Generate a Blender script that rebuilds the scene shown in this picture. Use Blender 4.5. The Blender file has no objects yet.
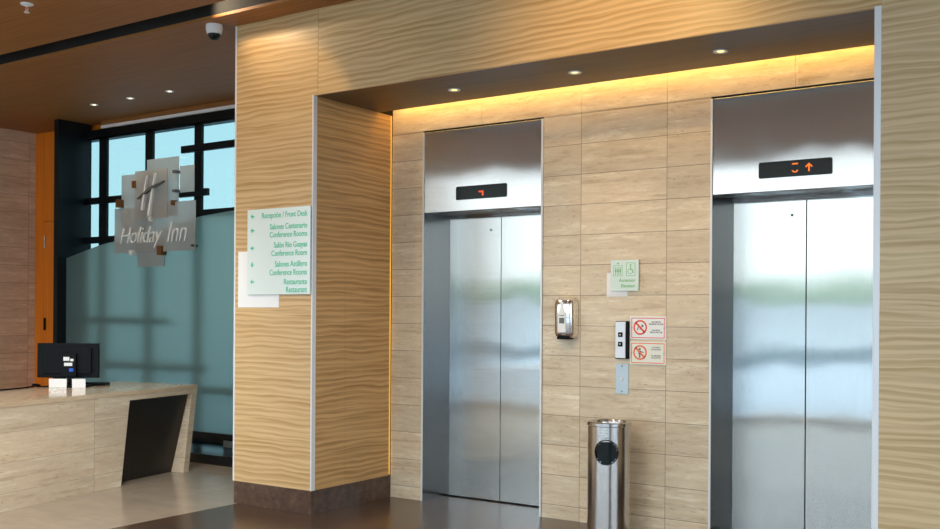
import bpy, bmesh, math, random
from mathutils import Vector, Matrix

S = bpy.context.scene
COL = S.collection
R = math.radians

# ------------------------------------------------------------------ camera
YAW, ROLL, FPX = 0.5946, 0.0064, 1017.4
cam_d = bpy.data.cameras.new('camera')
cam = bpy.data.objects.new('camera', cam_d)
COL.objects.link(cam)
S.camera = cam
cam_d.sensor_width = 36.0
cam_d.lens = 36.0 * FPX / 940.0
cam_d.shift_y = (314.9 - 264.5) / 940.0
cam_d.clip_start = 0.05
_r = Vector((math.cos(YAW), math.sin(YAW), 0))
_f = Vector((-math.sin(YAW), math.cos(YAW), 0))
_u = Vector((0, 0, 1))
_R = math.cos(ROLL) * _r + math.sin(ROLL) * _u
_U = -math.sin(ROLL) * _r + math.cos(ROLL) * _u
M = Matrix((_R, _U, -_f)).transposed().to_4x4()
M.translation = Vector((4.741, -5.965, 1.36))
cam.matrix_world = M

# ------------------------------------------------------------------ world, lights, exposure
w = bpy.data.worlds.new('sky')
S.world = w
w.use_nodes = True
nt = w.node_tree
nt.nodes.clear()
out = nt.nodes.new('ShaderNodeOutputWorld')
bg = nt.nodes.new('ShaderNodeBackground')
tc = nt.nodes.new('ShaderNodeTexCoord')
sp = nt.nodes.new('ShaderNodeSeparateXYZ')
rp = nt.nodes.new('ShaderNodeValToRGB')
nt.links.new(tc.outputs['Generated'], sp.inputs[0])
nt.links.new(sp.outputs['Z'], rp.inputs[0])
rp.color_ramp.elements[0].position = 0.0
rp.color_ramp.elements[0].color = (0.93, 0.98, 1.0, 1)
rp.color_ramp.elements[1].position = 0.6
rp.color_ramp.elements[1].color = (0.62, 0.80, 1.0, 1)
nt.links.new(rp.outputs[0], bg.inputs[0])
bg.inputs[1].default_value = 1.7
nt.links.new(bg.outputs[0], out.inputs[0])

S.view_settings.view_transform = 'Standard'
S.view_settings.look = 'None'
S.view_settings.exposure = 0.80
S.view_settings.gamma = 1.0
S.view_settings.use_curve_mapping = False
S.cycles.use_denoising = True
S.cycles.max_bounces = 10
S.cycles.diffuse_bounces = 5
S.cycles.glossy_bounces = 5
S.cycles.transmission_bounces = 8
S.cycles.transparent_max_bounces = 12
S.cycles.sample_clamp_indirect = 6.0


def light(name, kind, loc, target, energy, color, **kw):
    d = bpy.data.lights.new(name, kind)
    d.energy = energy
    d.color = color
    for k, v in kw.items():
        setattr(d, k, v)
    o = bpy.data.objects.new(name, d)
    COL.objects.link(o)
    o.location = loc
    o.rotation_euler = (Vector(target) - Vector(loc)).to_track_quat('-Z', 'Y').to_euler()
    return o


# daylight through the entrance glazing behind the camera, and through the left glazing
p1 = light('entrance_portal', 'AREA', (0.5, -6.76, 1.72), (0.5, 0, 1.72), 1, (1, 1, 1), shape='RECTANGLE', size=12.9, size_y=3.3)
p1.data.cycles.is_portal = True
p3 = light('added_window_portal', 'AREA', (6.9, -3.9, 1.72), (0, -3.9, 1.72), 1, (1, 1, 1), shape='RECTANGLE', size=5.8, size_y=3.3)  # daylight through the added right glazing
p3.data.cycles.is_portal = True
p2 = light('left_window_portal', 'AREA', (-3.0, 1.12, 1.8), (-3.0, -3, 1.8), 1, (1, 1, 1), shape='RECTANGLE', size=4.4, size_y=3.0)
p2.data.cycles.is_portal = True
WARM = (1.0, 0.78, 0.52)
AMBER = (1.0, 0.56, 0.10)
DFRONT = -.862
# unseen fill spots added under the front ceiling to brighten the lobby
for lx, ly in ((-4.0, -3.2), (-1.2, -3.2), (1.6, -3.0), (-1.2, -5.2), (1.6, -5.2), (4.4, -5.2)):
    light('added_lobby_fill', 'SPOT', (lx, ly, 3.38), (lx, ly, 0), 130, (1.0, .94, .85), spot_size=R(150), spot_blend=0.8, shadow_soft_size=0.35)
light('added_desk_fill', 'SPOT', (-.5, -2.2, 3.38), (-1.8, -1.3, .45), 90, (1.0, .93, .82), spot_size=R(70), spot_blend=1.0, shadow_soft_size=.08)  # unseen spot added to lift the desk front
# unseen golden spots added to warm the wood panelling
GOLD = (1.0, .62, .21)
light('added_gold_spot', 'SPOT', (-.35, -2.25, 3.38), (-.42, DFRONT, 2.55), 20, GOLD, spot_size=R(62), spot_blend=.3, shadow_soft_size=.03)
light('added_gold_spot', 'SPOT', (2.3, -2.35, 3.38), (2.3, DFRONT, 2.75), 46, GOLD, spot_size=R(80), spot_blend=1.0, shadow_soft_size=.04)

# ------------------------------------------------------------------ materials
MATS = {}


def base_mat(name, color=(.5, .5, .5), rough=.5, metal=0.0, emis=None, es=1.0, **kw):  # noqa
    m = bpy.data.materials.new(name)
    m.use_nodes = True
    b = m.node_tree.nodes['Principled BSDF']
    b.inputs['Base Color'].default_value = (*color, 1)
    b.inputs['Roughness'].default_value = rough
    b.inputs['Metallic'].default_value = metal
    if emis:
        b.inputs['Emission Color'].default_value = (*emis, 1)
        b.inputs['Emission Strength'].default_value = es
    for k, v in kw.items():
        b.inputs[k].default_value = v
    MATS[name] = m
    return m


class N:
    """small node-tree helper"""
    def __init__(self, m):
        self.t = m.node_tree
        self.b = self.t.nodes.get('Principled BSDF')

    def n(self, typ, **kw):
        nd = self.t.nodes.new(typ)
        for k, v in kw.items():
            setattr(nd, k, v)
        return nd

    def l(self, a, b):
        self.t.links.new(a, b)

    def setin(self, sock, v):
        if hasattr(v, 'is_linked'):
            self.l(v, sock)
        else:
            sock.default_value = v

    def math(self, op, a, b=0.0, c=None):
        nd = self.n('ShaderNodeMath', operation=op)
        self.setin(nd.inputs[0], a)
        self.setin(nd.inputs[1], b)
        if c is not None:
            self.setin(nd.inputs[2], c)
        return nd.outputs[0]

    def xyz(self, x, y, z):
        nd = self.n('ShaderNodeCombineXYZ')
        for i, v in enumerate((x, y, z)):
            self.setin(nd.inputs[i], v)
        return nd.outputs[0]

    def pos(self):
        tcn = self.n('ShaderNodeTexCoord')
        s = self.n('ShaderNodeSeparateXYZ')
        self.l(tcn.outputs['Object'], s.inputs[0])
        return s.outputs[0], s.outputs[1], s.outputs[2]

    def noise(self, vec, scale=1.0, detail=3.0, rough=.5, dist=0.0):
        nd = self.n('ShaderNodeTexNoise')
        self.l(vec, nd.inputs['Vector'])
        nd.inputs['Scale'].default_value = scale
        nd.inputs['Detail'].default_value = detail
        nd.inputs['Roughness'].default_value = rough
        nd.inputs['Distortion'].default_value = dist
        return nd.outputs['Fac']

    def ramp(self, fac, stops):
        nd = self.n('ShaderNodeValToRGB')
        self.l(fac, nd.inputs[0])
        el = nd.color_ramp.elements
        while len(el) < len(stops):
            el.new(0.5)
        for e, (p, c) in zip(el, stops):
            e.position = p
            e.color = (*c, 1) if len(c) == 3 else c
        return nd.outputs[0]

    def mix(self, fac, a, b, blend='MIX'):
        nd = self.n('ShaderNodeMix', data_type='RGBA', blend_type=blend)
        self.setin(nd.inputs[0], fac)
        for s, v in ((nd.inputs[6], a), (nd.inputs[7], b)):
            if isinstance(v, tuple):
                s.default_value = (*v, 1)
            else:
                self.l(v, s)
        return nd.outputs[2]

    def bump(self, h, strength=.2, dist=.01):
        nd = self.n('ShaderNodeBump')
        nd.inputs['Strength'].default_value = strength
        nd.inputs['Distance'].default_value = dist
        self.l(h, nd.inputs['Height'])
        self.l(nd.outputs[0], self.b.inputs['Normal'])


def wavy_wood(name, light_c, dark_c, du=0.0, dv=0.0, slope=0.0):
    m = base_mat(name, rough=.42)
    k = N(m)
    x, y, z = k.pos()
    u = k.math('ADD', k.math('ADD', x, y), du)
    v0 = k.math('ADD', k.math('ADD', z, dv), k.math('MULTIPLY', u, slope))
    wob = k.noise(k.xyz(k.math('MULTIPLY', u, 1.9), 0.0, k.math('MULTIPLY', v0, 5.0)), 1.0, 2.5, .5)
    v = k.math('ADD', v0, k.math('MULTIPLY', wob, 0.070))
    n1 = k.noise(k.xyz(k.math('MULTIPLY', u, 1.3), 3.1, k.math('MULTIPLY', v, 40.0)), 1.0, 2.0, .5)
    ph = k.math('MULTIPLY', k.math('ADD', v, k.math('MULTIPLY', n1, 0.045)), 2 * math.pi / 0.037)
    # narrow pale ridges and soft tan hollows
    sn = k.math('POWER', k.math('MULTIPLY_ADD', k.math('SINE', ph), 0.5, 0.5), 1.6)
    fine = k.noise(k.xyz(k.math('MULTIPLY', u, 2.0), 0.0, k.math('MULTIPLY', v, 95.0)), 1.0, 3.0, .6)
    f = k.math('ADD', k.math('MULTIPLY', sn, 0.24), k.math('ADD', k.math('MULTIPLY', n1, 0.46), k.math('MULTIPLY', fine, 0.42)))
    c = k.ramp(f, [(.34, dark_c), (.50, tuple(.55 * a + .45 * b for a, b in zip(light_c, dark_c))), (.70, light_c)])
    k.l(c, k.b.inputs['Base Color'])
    k.bump(f, .08, .003)
    return m


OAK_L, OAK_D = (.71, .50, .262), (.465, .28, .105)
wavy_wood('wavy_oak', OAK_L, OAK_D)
wavy_wood('wavy_oak_side', (.68, .43, .19), (.38, .205, .065), du=2.3, dv=.4)  # shade of the side face put into darker wood colours
wavy_wood('wavy_oak_fascia', OAK_L, OAK_D, du=5.1, dv=.17, slope=-.02)
wavy_wood('wavy_oak_daylit', (.70, .54, .315), (.47, .325, .15), du=9.7, dv=.6)  # cool daylight on the right pier put into the wood colours


def travertine(name, tile=(.604, .2), off=(1.5855, .0927), tint=(1, 1, 1), grout=True, contrast=1.0, rough=.32, gc=(.27, .19, .12)):
    m = base_mat(name, rough=rough)
    k = N(m)
    x, y, z = k.pos()
    u = k.math('ADD', x, y)
    uu = k.math('SUBTRACT', u, off[0] - 20 * tile[0])
    vv = k.math('SUBTRACT', z, off[1] - 20 * tile[1])
    br = k.n('ShaderNodeTexBrick')
    br.offset = 0.0
    br.squash = 1.0
    k.l(k.xyz(uu, vv, 0.0), br.inputs['Vector'])
    br.inputs['Color1'].default_value = (0, 0, 0, 1)
    br.inputs['Color2'].default_value = (1, 1, 1, 1)
    br.inputs['Mortar'].default_value = (.5, .5, .5, 1)
    br.inputs['Scale'].default_value = 1.0
    br.inputs['Mortar Size'].default_value = .0019 if grout else 0.0
    br.inputs['Mortar Smooth'].default_value = .2
    br.inputs['Bias'].default_value = 0.0
    br.inputs['Brick Width'].default_value = tile[0]
    br.inputs['Row Height'].default_value = tile[1]
    rnd = k.n('ShaderNodeSeparateColor')
    k.l(br.outputs['Color'], rnd.inputs[0])
    t = rnd.outputs[0]
    # every tile cut from another part of the block
    sx = k.math('ADD', k.math('MULTIPLY', u, 2.2), k.math('MULTIPLY', t, 37.0))
    sz = k.math('ADD', k.math('MULTIPLY', z, 17.0), k.math('MULTIPLY', t, 11.0))
    warp = k.noise(k.xyz(k.math('MULTIPLY', u, 3.0), k.math('MULTIPLY', t, 9.0), k.math('MULTIPLY', z, 5.0)), 1.0, 2.0)
    vein = k.noise(k.xyz(sx, k.math('MULTIPLY', y, .5), k.math('ADD', sz, k.math('MULTIPLY', warp, 1.1))), 1.0, 6.0, .62)
    fine = k.noise(k.xyz(k.math('MULTIPLY', u, 14.0), t, k.math('MULTIPLY', z, 75.0)), 1.0, 4.0, .6)
    spots = k.noise(k.xyz(k.math('MULTIPLY', u, 5.0), t, k.math('MULTIPLY', z, 16.0)), 1.3, 5.0, .7)
    f = k.math('ADD', k.math('MULTIPLY', vein, .60), k.math('ADD', k.math('MULTIPLY', fine, .24), k.math('MULTIPLY', spots, .16)))
    mid = .5
    a = .135 / contrast
    T = lambda c: tuple(p * q for p, q in zip(c, tint))
    c = k.ramp(f, [(mid - a, T((.55, .44, .315))), (mid - .06, T((.625, .525, .395))), (mid + .04, T((.68, .59, .46))), (mid + a, T((.77, .70, .585)))])
    pits = k.noise(k.xyz(k.math('MULTIPLY', u, 20.0), t, k.math('MULTIPLY', z, 70.0)), 1.0, 5.0, .75)
    pt = k.ramp(pits, [(.57, (0, 0, 0)), (.66, (1, 1, 1))])
    patch = k.noise(k.xyz(k.math('MULTIPLY', u, 3.2), k.math('MULTIPLY', t, 7.0), k.math('MULTIPLY', z, 11.0)), 1.0, 4.0, .6)
    pm = k.ramp(patch, [(.42, (0, 0, 0)), (.66, (1, 1, 1))])
    streak = k.noise(k.xyz(k.math('MULTIPLY', sx, .7), k.math('MULTIPLY', t, 5.0), k.math('MULTIPLY', sz, 2.0)), 1.0, 5.0, .65)
    st = k.ramp(streak, [(.53, (0, 0, 0)), (.64, (1, 1, 1))])
    c = k.mix(k.math('MULTIPLY', k.math('MULTIPLY', st, k.math('MULTIPLY_ADD', pm, .8, .2)), .45 * contrast), c, T((.42, .30, .17)))
    c = k.mix(k.math('MULTIPLY', k.math('MULTIPLY', pt, k.math('MULTIPLY_ADD', pm, .75, .25)), .55 * contrast), c, T((.33, .22, .12)))
    sm = k.ramp(spots, [(.62, (0, 0, 0)), (.80, (1, 1, 1))])
    c = k.mix(k.math('MULTIPLY', sm, .35), c, T((.40, .27, .13)))
    bright = k.math('MULTIPLY_ADD', t, .18, .93)
    c = k.mix(1.0, c, k.xyz(bright, bright, bright), 'MULTIPLY')
    if grout:
        c = k.mix(br.outputs['Fac'], c, gc)
    k.l(c, k.b.inputs['Base Color'])
    h = k.math('SUBTRACT', k.math('MULTIPLY', fine, .15), k.math('MULTIPLY', br.outputs['Fac'], 1.0 if grout else 0.0))
    k.bump(h, .35, .002)
    return m


travertine('travertine_tiles', tint=(1.04, 1.03, .97), contrast=1.35)
travertine('travertine_course', tile=(6.0, .4), off=(-3, 2.693), grout=False, tint=(1.04, 1.03, .97), contrast=1.35)
travertine('travertine_tiles_side', off=(.3, .0927), tint=(1.08, .98, .90), contrast=1.2)  # warm light on the left wall put into the pinkish tint
travertine('travertine_desk', tile=(1.45, .207), off=(-3.10, .122), tint=(1.12, 1.11, 1.09), contrast=1.25, rough=.3, gc=(.50, .41, .30))
travertine('travertine_slab', tile=(8, 4), off=(1.3, .5), grout=False, contrast=.9, tint=(1.06, 1.0, .93), rough=.12)


def veneer(name, c1, c2, axis='x', rough=.4, spec=.5):
    m = base_mat(name, rough=rough)
    k = N(m)
    x, y, z = k.pos()
    if axis == 'x':
        vec = k.xyz(k.math('MULTIPLY', x, 1.5), k.math('MULTIPLY', y, 70.0), k.math('MULTIPLY', z, 70.0))
    elif axis == 'y':
        vec = k.xyz(k.math('MULTIPLY', x, 70.0), k.math('MULTIPLY', y, 1.5), k.math('MULTIPLY', z, 70.0))
    else:
        vec = k.xyz(k.math('MULTIPLY', x, 70.0), k.math('MULTIPLY', y, 70.0), k.math('MULTIPLY', z, 1.5))
    f = k.noise(vec, 1.0, 3.0, .6)
    k.l(k.ramp(f, [(.3, c1), (.7, c2)]), k.b.inputs['Base Color'])
    k.b.inputs['Specular IOR Level'].default_value = spec
    return m


veneer('ceiling_veneer', (.26, .105, .026), (.36, .155, .045), 'x', .55, .3)
veneer('soffit_veneer', (.07, .037, .016), (.14, .078, .036), 'x', .42)
veneer('wenge_veneer', (.008, .0055, .004), (.028, .019, .013), 'x', .4)
veneer('orange_veneer', (.82, .20, .006), (.95, .265, .012), 'z', .38)


def steel(name, col=(.66, .67, .68), rough=.2, aniso=.75, tangent=(1, 1, 0), wav=.05):
    m = base_mat(name, col, rough, 1.0)
    k = N(m)
    x, y, z = k.pos()
    k.b.inputs['Anisotropic'].default_value = aniso
    if tangent:
        k.l(k.xyz(*[float(v) for v in tangent]), k.b.inputs['Tangent'])
    brush = k.noise(k.xyz(k.math('MULTIPLY', x, 420.0), k.math('MULTIPLY', y, 420.0), k.math('MULTIPLY', z, 5.0)), 1.0, 2.0)
    k.l(k.math('MULTIPLY_ADD', brush, .06, rough - .03), k.b.inputs['Roughness'])
    if wav:
        big = k.noise(k.xyz(k.math('MULTIPLY', x, 2.2), k.math('MULTIPLY', y, 2.2), k.math('MULTIPLY', z, 1.8)), 1.0, 1.0)
        k.bump(big, wav, .25)
    return m




def hairline(name, col, rough, aniso, wav=.01):
    """vertical hairline finish: reflections smear sideways, stay crisp upwards"""
    m = bpy.data.materials.new(name)
    m.use_nodes = True
    k = N(m)
    k.t.nodes.clear()
    o = k.n('ShaderNodeOutputMaterial')
    g = k.n('ShaderNodeBsdfAnisotropic')
    x, y, z = k.pos()
    brush = k.noise(k.xyz(k.math('MULTIPLY', x, 300.0), k.math('MULTIPLY', y, 300.0), k.math('MULTIPLY', z, 3.0)), 1.0, 2.0)
    br = k.math('MULTIPLY_ADD', brush, .22, .89)
    k.l(k.mix(1.0, col, k.xyz(br, br, br), 'MULTIPLY'), g.inputs['Color'])
    g.inputs['Roughness'].default_value = rough
    g.inputs['Anisotropy'].default_value = aniso
    k.l(k.xyz(0.0, 0.0, 1.0), g.inputs['Tangent'])
    big = k.noise(k.xyz(k.math('MULTIPLY', x, 2.0), k.math('MULTIPLY', y, 2.0), k.math('MULTIPLY', z, 2.2)), 1.0, 1.0)
    nd = k.n('ShaderNodeBump')
    nd.inputs['Strength'].default_value = wav
    nd.inputs['Distance'].default_value = .25
    k.l(big, nd.inputs['Height'])
    k.l(nd.outputs[0], g.inputs['Normal'])
    k.l(g.outputs[0], o.inputs[0])
    MATS[name] = m
    return m


steel('brushed_steel')
hairline('brushed_steel_door', (.57, .605, .595), .15, .85)
hairline('brushed_steel_transom', (.63, .635, .615), .18, .85, .02)
steel('jamb_steel', (.25, .25, .255), .16, .5, (0, 0, 1), 0)  # dark reflection of the jambs put into the base colour
steel('bin_steel', (.58, .57, .56), .2, 0.0, None, 0)
base_mat('aluminium_trim', (.82, .86, .90), .35, .12)
base_mat('chrome', (.80, .79, .78), .1, 1.0)
base_mat('black_plastic', (.004, .006, .008), .55, **{'Specular IOR Level': .15})
base_mat('black_metal', (.007, .009, .011), .4, **{'Specular IOR Level': .22})
base_mat('black_void', (.006, .006, .006), .8)
base_mat('slot_dark', (.010, .010, .010), .8)  # near black inside the ceiling slot
base_mat('display_black', (.006, .012, .013), .18, **{'Specular IOR Level': .22})
base_mat('led_red', (.3, .03, .0), .5, 0, (1.0, .10, .02), .55)
base_mat('led_orange', (.3, .05, .0), .5, 0, (1.0, .20, .015), .62)
base_mat('white_plastic', (.80, .81, .80), .35)
base_mat('white_paper', (.90, .93, .95), .6)
base_mat('sign_acrylic', (.76, .89, .89), .12)
base_mat('sign_acrylic_small', (.72, .88, .83), .12)
base_mat('sign_green', (.07, .60, .36), .4)
base_mat('sign_green_pale', (.22, .55, .25), .4)
base_mat('sign_white', (.90, .93, .92), .25)
base_mat('sign_cream', (.86, .88, .78), .25)
base_mat('sign_red', (.80, .09, .09), .35)
base_mat('sign_red_bright', (.85, .05, .01), .35)
base_mat('sign_orange', (.86, .16, .04), .35)
base_mat('text_black', (.03, .03, .035), .5)
base_mat('text_grey', (.16, .17, .17), .5)
base_mat('switch_plate_blue', (.50, .60, .66), .32, .35)
base_mat('call_plate', (.74, .78, .82), .3, .3)
base_mat('blue_port', (.02, .12, .75), .35)
base_mat('bronze_clip', (.20, .085, .025), .35, .5)
base_mat('chrome_letter', (.92, .95, .97), .25, .1)
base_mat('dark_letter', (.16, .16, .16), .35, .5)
base_mat('lamp_glow', (1, .9, .7), .5, 0, (1.0, .78, .48), 3.0)
base_mat('lamp_glow_warm', (1, .8, .5), .5, 0, (1.0, .62, .16), 2.2)
base_mat('led_strip', (1, .7, .3), .5, 0, AMBER, 4.0)
base_mat('led_strip_soft', (1, .6, .1), .5, 0, (1.0, .50, .06), 0.28)
base_mat('white_strip', (.93, .93, .92), .4)
base_mat('grey_paint', (.36, .39, .40), .5)
base_mat('plinth_black', (.010, .010, .011), .3)
base_mat('concrete', (.72, .73, .73), .8)
base_mat('white_render', (.85, .86, .86), .8)
base_mat('asphalt', (.16, .20, .21), .8)


def glassy(name, tint, gloss=.06, rough=0.0):
    m = bpy.data.materials.new(name)
    m.use_nodes = True
    k = N(m)
    k.t.nodes.clear()
    o = k.n('ShaderNodeOutputMaterial')
    tr = k.n('ShaderNodeBsdfTransparent')
    tr.inputs[0].default_value = (*tint, 1)
    gl = k.n('ShaderNodeBsdfGlossy')
    gl.inputs['Roughness'].default_value = rough
    lw = k.n('ShaderNodeLayerWeight')
    lw.inputs[0].default_value = .5
    fz = k.math('MULTIPLY_ADD', k.math('POWER', lw.outputs['Facing'], 5.0), .95, .04)
    mx = k.n('ShaderNodeMixShader')
    k.l(fz, mx.inputs[0])
    k.l(tr.outputs[0], mx.inputs[1])
    k.l(gl.outputs[0], mx.inputs[2])
    k.l(mx.outputs[0], o.inputs[0])
    MATS[name] = m
    return m


glassy('clear_glass', (.97, .98, .98))
glassy('tinted_glass', (.43, .56, .575))


def frosted(name, tint, rough, diff_c, diff):
    m = base_mat(name, tint, rough)
    k = N(m)
    k.b.inputs['Transmission Weight'].default_value = 1.0
    k.b.inputs['IOR'].default_value = 1.25
    x, y, z = k.pos()
    o = [n for n in k.t.nodes if n.type == 'OUTPUT_MATERIAL'][0]
    d = k.n('ShaderNodeBsdfDiffuse')
    d.inputs[0].default_value = (*diff_c, 1)
    t = k.n('ShaderNodeBsdfTranslucent')
    t.inputs[0].default_value = (*diff_c, 1)
    a = k.n('ShaderNodeMixShader')
    k.l(d.outputs[0], a.inputs[1])
    k.l(t.outputs[0], a.inputs[2])
    a.inputs[0].default_value = .5
    mx = k.n('ShaderNodeMixShader')
    mx.inputs[0].default_value = diff
    k.l(k.b.outputs[0], mx.inputs[1])
    k.l(a.outputs[0], mx.inputs[2])
    k.l(mx.outputs[0], o.inputs[0])
    return m


frosted('frosted_glass', (.80, .86, .805), .40, (.24, .31, .285), .45)
frosted('etched_pane', (.93, .94, .94), .4, (.66, .64, .61), .66)


def dark_floor():
    m = base_mat('dark_floor', (.05, .03, .02), .1)
    k = N(m)
    x, y, z = k.pos()
    n = k.noise(k.xyz(x, y, z), 7.0, 6.0, .65)
    n2 = k.noise(k.xyz(x, y, z), 60.0, 3.0, .6)
    f = k.math('ADD', k.math('MULTIPLY', n, .6), k.math('MULTIPLY', n2, .4))
    k.l(k.ramp(f, [(.35, (.045, .026, .016)), (.55, (.09, .055, .037)), (.72, (.155, .10, .069))]), k.b.inputs['Base Color'])
    k.l(k.math('MULTIPLY_ADD', n2, .16, .14), k.b.inputs['Roughness'])


def beige_floor():
    m = base_mat('beige_floor', (.36, .29, .21), .2)
    k = N(m)
    x, y, z = k.pos()
    br = k.n('ShaderNodeTexBrick')
    br.offset = 0.0
    k.l(k.xyz(k.math('ADD', x, 30.0), k.math('ADD', y, 30.0), 0.0), br.inputs['Vector'])
    br.inputs['Scale'].default_value = 1
    br.inputs['Brick Width'].default_value = .6
    br.inputs['Row Height'].default_value = .6
    br.inputs['Mortar Size'].default_value = .0015
    n = k.noise(k.xyz(k.math('MULTIPLY', x, 4.0), k.math('MULTIPLY', y, 6.0), z), 1.0, 5.0, .6)
    c = k.ramp(n, [(.3, (.34, .285, .225)), (.7, (.40, .34, .27))])
    c = k.mix(br.outputs['Fac'], c, (.24, .19, .13))
    k.l(c, k.b.inputs['Base Color'])


def brown_marble():
    m = base_mat('brown_marble', (.1, .06, .045), .15)
    k = N(m)
    x, y, z = k.pos()
    n = k.noise(k.xyz(x, y, z), 18.0, 6.0, .7)
    v = k.n('ShaderNodeTexVoronoi')
    v.inputs['Scale'].default_value = 26.0
    tcn = k.n('ShaderNodeTexCoord')
    k.l(tcn.outputs['Object'], v.inputs['Vector'])
    dots = k.ramp(v.outputs['Distance'], [(.10, (1, 1, 1)), (.2, (0, 0, 0))])
    c = k.ramp(n, [(.3, (.060, .036, .027)), (.55, (.105, .064, .047)), (.75, (.16, .105, .08))])
    c = k.mix(k.math('MULTIPLY', dots, .6), c, (.03, .022, .02))
    k.l(c, k.b.inputs['Base Color'])


def hedge_mat():
    m = base_mat('hedge_green', (.05, .12, .04), .8)
    k = N(m)
    x, y, z = k.pos()
    n = k.noise(k.xyz(x, y, z), 6.0, 4.0, .7)
    k.l(k.ramp(n, [(.3, (.26, .34, .22)), (.7, (.50, .60, .42))]), k.b.inputs['Base Color'])


dark_floor(); beige_floor(); brown_marble(); hedge_mat()
mat = MATS

# ------------------------------------------------------------------ mesh helpers


def add_box(bm, lo, hi, bevel=0.0, seg=2):
    ret = bmesh.ops.create_cube(bm, size=1.0)
    vs = ret['verts']
    c = [(a + b) / 2 for a, b in zip(lo, hi)]
    s = [abs(b - a) for a, b in zip(lo, hi)]
    for v in vs:
        v.co = Vector((v.co.x * s[0] + c[0], v.co.y * s[1] + c[1], v.co.z * s[2] + c[2]))
    if bevel:
        es = list({e for v in vs for e in v.link_edges})
        bmesh.ops.bevel(bm, geom=es, offset=bevel, segments=seg, profile=.5, affect='EDGES')


def add_prism(bm, pts, vec):
    """closed polygon (3-D points) swept along vec"""
    vec = Vector(vec)
    a = [bm.verts.new(Vector(p)) for p in pts]
    b = [bm.verts.new(Vector(p) + vec) for p in pts]
    n = len(pts)
    bm.faces.new(a)
    bm.faces.new(list(reversed(b)))
    for i in range(n):
        j = (i + 1) % n
        bm.faces.new((a[i], b[i], b[j], a[j]))


def rounded_rect(x0, z0, x1, z1, r, seg=5):
    pts = []
    for cx, cz, a0 in ((x1 - r, z1 - r, 0), (x0 + r, z1 - r, 90), (x0 + r, z0 + r, 180), (x1 - r, z0 + r, 270)):
        for i in range(seg + 1):
            a = R(a0 + 90 * i / seg)
            pts.append((cx + r * math.cos(a), cz + r * math.sin(a)))
    return pts


def add_plate(bm, pts2, y0, y1):
    """outline in x,z swept from y0 to y1"""
    add_prism(bm, [(p[0], y0, p[1]) for p in pts2], (0, y1 - y0, 0))


def add_lathe(bm, prof, c=(0, 0, 0), seg=32, a0=0, a1=360, axis='z'):
    full = abs(a1 - a0) >= 360
    n = seg if full else seg + 1
    rings = []
    for r, h in prof:
        ring = []
        for i in range(n):
            a = R(a0 + (a1 - a0) * i / seg)
            p = (r * math.cos(a), r * math.sin(a), h) if axis == 'z' else (r * math.cos(a), h, r * math.sin(a))
            ring.append(bm.verts.new(Vector(p) + Vector(c)))
        rings.append(ring)
    for q in range(len(rings) - 1):
        for i in range(n if full else n - 1):
            j = (i + 1) % n
            bm.faces.new((rings[q][i], rings[q][j], rings[q + 1][j], rings[q + 1][i]))
    return rings


def add_tube(bm, pts, r, seg=10):
    pts = [Vector(p) for p in pts]
    rings = []
    for i, p in enumerate(pts):
        d = (pts[min(i + 1, len(pts) - 1)] - pts[max(i - 1, 0)]).normalized()
        a = d.cross(Vector((0, 0, 1)))
        if a.length < 1e-3:
            a = d.cross(Vector((0, 1, 0)))
        a.normalize()
        b = d.cross(a)
        rings.append([bm.verts.new(p + r * (math.cos(2 * math.pi * k / seg) * a + math.sin(2 * math.pi * k / seg) * b)) for k in range(seg)])
    for i in range(len(rings) - 1):
        for k in range(seg):
            j = (k + 1) % seg
            bm.faces.new((rings[i][k], rings[i][j], rings[i + 1][j], rings[i + 1][k]))
    bm.faces.new(rings[0])
    bm.faces.new(list(reversed(rings[-1])))


def obj(name, bm, m, parent=None, smooth=False, loc=None):
    bmesh.ops.recalc_face_normals(bm, faces=bm.faces)
    me = bpy.data.meshes.new(name)
    bm.to_mesh(me)
    bm.free()
    me.materials.append(MATS[m] if isinstance(m, str) else m)
    if smooth:
        for p in me.polygons:
            p.use_smooth = True
        try:
            me.set_sharp_from_angle(angle=R(35))
        except Exception:
            pass
    o = bpy.data.objects.new(name, me)
    COL.objects.link(o)
    if parent:
        o.parent = parent
    return o


def boxes(name, blist, m, parent=None, bevel=0.0):
    bm = bmesh.new()
    for lo, hi in blist:
        add_box(bm, lo, hi, bevel)
    return obj(name, bm, m, parent)


def tag(o, label, cat, group=None):
    o['label'] = label
    o['category'] = cat
    if group:
        o['group'] = group
    return o


def struct(o):
    o['kind'] = 'structure'
    return o


def thing(name, label, cat, group=None):
    o = bpy.data.objects.new(name, None)
    COL.objects.link(o)
    o.empty_display_size = .1
    return tag(o, label, cat, group)


def finish(t, loc):
    """put the Empty at the thing's base without moving its parts (built in world space)"""
    loc = Vector(loc)
    t.location = loc
    for ch in t.children:
        ch.location = ch.location - loc


def copy_tree(o, parent=None):
    c = o.copy()
    COL.objects.link(c)
    c.parent = parent
    for ch in list(o.children):
        copy_tree(ch, c)
    return c


def text_bm(bm, s, size, x, y, z, align='LEFT', shear=0.0, sx=1.0, extrude=.0006, space=1.0, bold=0.0, rise=0.0):
    """lettering standing on a wall that faces -y; x, z = baseline point"""
    cu = bpy.data.curves.new('t', 'FONT')
    cu.body = s
    cu.size = size
    cu.align_x = align
    cu.shear = shear
    cu.extrude = extrude
    cu.offset = bold
    cu.space_character = space
    cu.resolution_u = 4
    o = bpy.data.objects.new('t', cu)
    COL.objects.link(o)
    me = bpy.data.meshes.new_from_object(o)
    bpy.data.objects.remove(o)
    for v in me.vertices:
        p = v.co.copy()
        v.co = Vector((x + p.x * sx, y - p.z, z + p.y + p.x * sx * rise))
    bm.from_mesh(me)
    bpy.data.meshes.remove(me)


# ------------------------------------------------------------------ shell
ZC = 3.42
DF = -.862
XL, XR = -6.0, 7.0
YF = -6.85
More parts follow.
